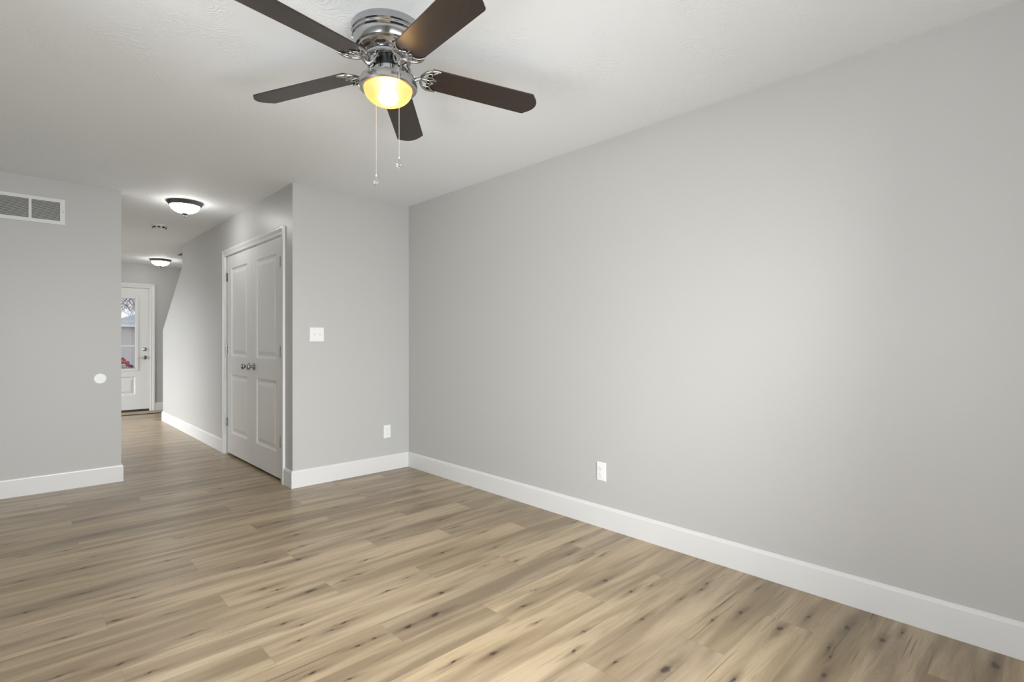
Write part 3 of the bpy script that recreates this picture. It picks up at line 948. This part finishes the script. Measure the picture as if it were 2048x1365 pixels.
def pull_chain(dx, dy, zend):
    d = Vector((dx, dy, 0)); u = d.normalized()
    bm = B()
    path = smoothpts([u * 0.054 + Vector((0, 0, -0.176)), u * 0.085 + Vector((0, 0, -0.184)), u * 0.112 + Vector((0, 0, -0.196)), u * 0.124 + Vector((0, 0, -0.215))], 6)
    end = Vector((u.x * 0.1265, u.y * 0.1265, zend - H + 0.042))
    path += [Vector((u.x * 0.1265, u.y * 0.1265, -0.232)), end]
    tube(bm, path, 0.0007, 5)
    z = -0.232
    ico = None
    while z > end.z:
        v0 = len(bm.verts)
        lathe(bm, [(0, 0.0016), (0.0012, 0.0011), (0.0016, 0), (0.0012, -0.0011), (0, -0.0016)], 6, Matrix.Translation((end.x, end.y, z)), cap=False)
        z -= 0.0048
    for p in path[::3]:
        lathe(bm, [(0, 0.0016), (0.0016, 0), (0, -0.0016)], 6, Matrix.Translation(p), cap=False)
    ch = obj('pull_chain', bm, M['chain'], fan, smooth=1.0)
    bm = B()
    lathe(bm, [(0, 0.044), (0.0026, 0.043), (0.0028, 0.037), (0.0018, 0.035), (0, 0.035)], 14, Matrix.Translation((end.x, end.y, end.z - 0.042)))
    obj('chain_cap', bm, M['chain'], ch, smooth=0.8)
    bm = B()
    lathe(bm, [(0, 0.036), (0.0025, 0.033), (0.006, 0.024), (0.0100, 0.013), (0.0112, 0.008), (0.0095, 0.003), (0.005, 0.0005), (0, 0)], 20, Matrix.Translation((end.x, end.y, end.z - 0.042)))
    obj('pendant', bm, M['crystal'], ch, smooth=1.2)
sa, ca = math.sin(YAW), math.cos(YAW)
def camdir(lat, dep): return (dep * sa + lat * ca, dep * ca - lat * sa)
pull_chain(*camdir(0.076, -0.120), 1.845)
pull_chain(*camdir(-0.084, 0.115), 1.842)

# ------------------------------------------------------------------ outside the front door
struct(bx('ground', M['lawn'], (-40, YF + 0.6, -0.75, 60, 95, -0.55)))
struct(bx('porch', M['concrete'], (-0.6, YF + 0.12, -0.55, 3.4, 12.6, -0.02)))

g = thing('garage', 'pale grey clapboard garage with blue-grey roof seen through door glass', 'garage', (0, 43, -0.55))
GX0, GX1, GD, EZ = 4.60, 15.0, 7.0, 2.68
bm = B()
n = 29
prof = []
for k in range(n):
    z = EZ * k / n
    prof += [(-0.030, z), (-0.006, z + EZ / n)]
pts = [(GX0, y, z) for y, z in prof] + [(GX0, 0.2, EZ), (GX0, 0.2, 0)]
prism(bm, pts, (GX1 - GX0, 0, 0))
box(bm, GX0, 0.2, 0, GX0 + 0.2, GD, EZ); box(bm, GX1 - 0.2, 0.2, 0, GX1, GD, EZ); box(bm, GX0 + 0.2, GD - 0.2, 0, GX1 - 0.2, GD, EZ)
obj('wall', bm, M['siding'], g)
bm = B()
ov = 0.35
a = [(GX0 - ov, -ov, EZ), (GX1 + ov, -ov, EZ), (GX1 + ov, GD + ov, EZ), (GX0 - ov, GD + ov, EZ)]
hip = GD / 2 + ov
rz = EZ + 0.36 * hip
va = [bm.verts.new((x, y, z + 0.14)) for x, y, z in a]
vb = [bm.verts.new((x, y, z + 0.05)) for x, y, z in a]
r0 = bm.verts.new((GX0 - ov + hip, GD / 2, rz + 0.14)); r1 = bm.verts.new((GX1 + ov - hip, GD / 2, rz + 0.14))
bm.faces.new((va[0], va[1], r1, r0)); bm.faces.new((va[1], va[2], r1)); bm.faces.new((va[2], va[3], r0, r1)); bm.faces.new((va[3], va[0], r0))
bm.faces.new(vb[::-1])
for i in range(4):
    j = (i + 1) % 4
    bm.faces.new((va[i], vb[i], vb[j], va[j]))
obj('roof', bm, M['shingle'], g)
bm = B()
box(bm, GX0 - ov - 0.1, -ov - 0.11, EZ - 0.02, GX1 + ov, -ov, EZ + 0.13)
box(bm, GX0 - ov - 0.1, -ov, EZ - 0.02, GX0 - ov, GD + ov, EZ + 0.13)
box(bm, GX0 - ov, -ov, EZ, GX1 + ov, 0.0, EZ + 0.045)
obj('gutter', bm, M['trim'], g)

def tree(label, x, y, h, seed):
    rnd = random.Random(seed)
    t = thing('bare_tree', label, 'tree', (x, y, -0.56), 0, 'bare trees behind the garage')
    tb, bb = B(), B()
    def grow(p, d, length, rad, lev):
        pts, rads = [p], [rad]
        n = 5 if lev < 3 else 3
        for i in range(n):
            d = (d + Vector((rnd.uniform(-1, 1), rnd.uniform(-1, 1), rnd.uniform(-0.2, 0.6))) * 0.17).normalized()
            p = p + d * (length / n)
            pts.append(p); rads.append(rad * (1 - 0.5 * (i + 1) / n))
        tube(tb if lev == 0 else bb, pts, rads, 7 if lev == 0 else (5 if lev < 3 else 3), cap=lev == 0)
        if lev < 5:
            for i in range((9, 7, 6, 4, 3)[lev]):
                k = rnd.randint(1 if lev else 2, n)
                a = rnd.uniform(0, 2 * PI)
                ax = Vector((math.cos(a), math.sin(a), rnd.uniform(0.2, 0.9))).normalized()
                nd = (d * 0.5 + ax * 0.8).normalized()
                grow(pts[k], nd, length * rnd.uniform(0.45, 0.66), max(rads[k] * rnd.uniform(0.42, 0.6), 0.008), lev + 1)
    grow(Vector((0, 0, 0)), Vector((rnd.uniform(-0.1, 0.1), 0, 1)).normalized(), h * 0.62, h * 0.0095, 0)
    obj('trunk', tb, M['bark'], t, smooth=1.2)
    obj('branches', bb, M['bark'], t)
tree('bare winter tree behind the garage, left of those in the door glass', -5.5, 55.0, 8.0, 3)
tree('bare winter tree behind the garage, middle one in the door glass', 7.9, 55.5, 9.5, 5)
tree('bare winter tree behind the garage, right of those in the door glass', 22.0, 55.0, 8.0, 8)
tree('tallest bare tree standing farthest back beyond the garage', 9.4, 76.0, 13.0, 12)

fp = thing('potted_flowers', 'tall pot of coral red flowers outside the front door glass', 'potted plant', (1.455, 11.62, -0.02))
bm = B(); lathe(bm, [(0, 0), (0.105, 0), (0.115, 0.03), (0.085, 0.30), (0.125, 0.585), (0.135, 0.60), (0.125, 0.615), (0.11, 0.605), (0.10, 0.55), (0, 0.55)], 28)
obj('pot', bm, M['pot'], fp, smooth=0.6)
rnd = random.Random(4)
bm = B()
for k in range(46):
    a = rnd.uniform(0, 2 * PI); r = rnd.uniform(0.02, 0.14); z = rnd.uniform(0.58, 0.76)
    c = Vector((r * math.cos(a), r * math.sin(a), z)); d = Vector((math.cos(a), math.sin(a), rnd.uniform(-0.2, 0.9))).normalized()
    s = d.cross(Vector((0, 0, 1))).normalized() * 0.012
    bm.faces.new([bm.verts.new(q) for q in (c - d * 0.03, c + s, c + d * 0.035, c - s)])
tube(bm, [(0, 0, 0.54), (0, 0, 0.74)], 0.004, 6)
obj('foliage', bm, M['leaf'], fp)
spots = [(-0.045, -0.07, 0.85, 0), (0.01, -0.09, 0.84, 0), (-0.02, -0.10, 0.80, 0), (0.035, -0.10, 0.795, 0), (-0.06, -0.05, 0.80, 0), (0.06, -0.06, 0.77, 1), (0.095, -0.07, 0.74, 1), (0.055, -0.10, 0.75, 0), (-0.01, -0.04, 0.87, 0), (0.0, 0.05, 0.86, 0), (0.07, 0.03, 0.80, 1), (-0.08, 0.04, 0.83, 0), (0.12, -0.03, 0.73, 1)]
for x, y, z, q in spots:
    bm = B()
    for k in range(26):
        a = k * 2.399; el = -0.5 + 1.9 * k / 26
        d = Vector((math.cos(a) * math.cos(el), math.sin(a) * math.cos(el), math.sin(el)))
        s = d.cross(Vector((0.1, 0.2, 1))).normalized() * 0.016
        c = Vector((x, y, z))
        bm.faces.new([bm.verts.new(p) for p in (c, c + d * 0.024 + s, c + d * 0.040, c + d * 0.024 - s)])
    obj('blossom', bm, M['petal_purple' if q else 'petal'], fp)
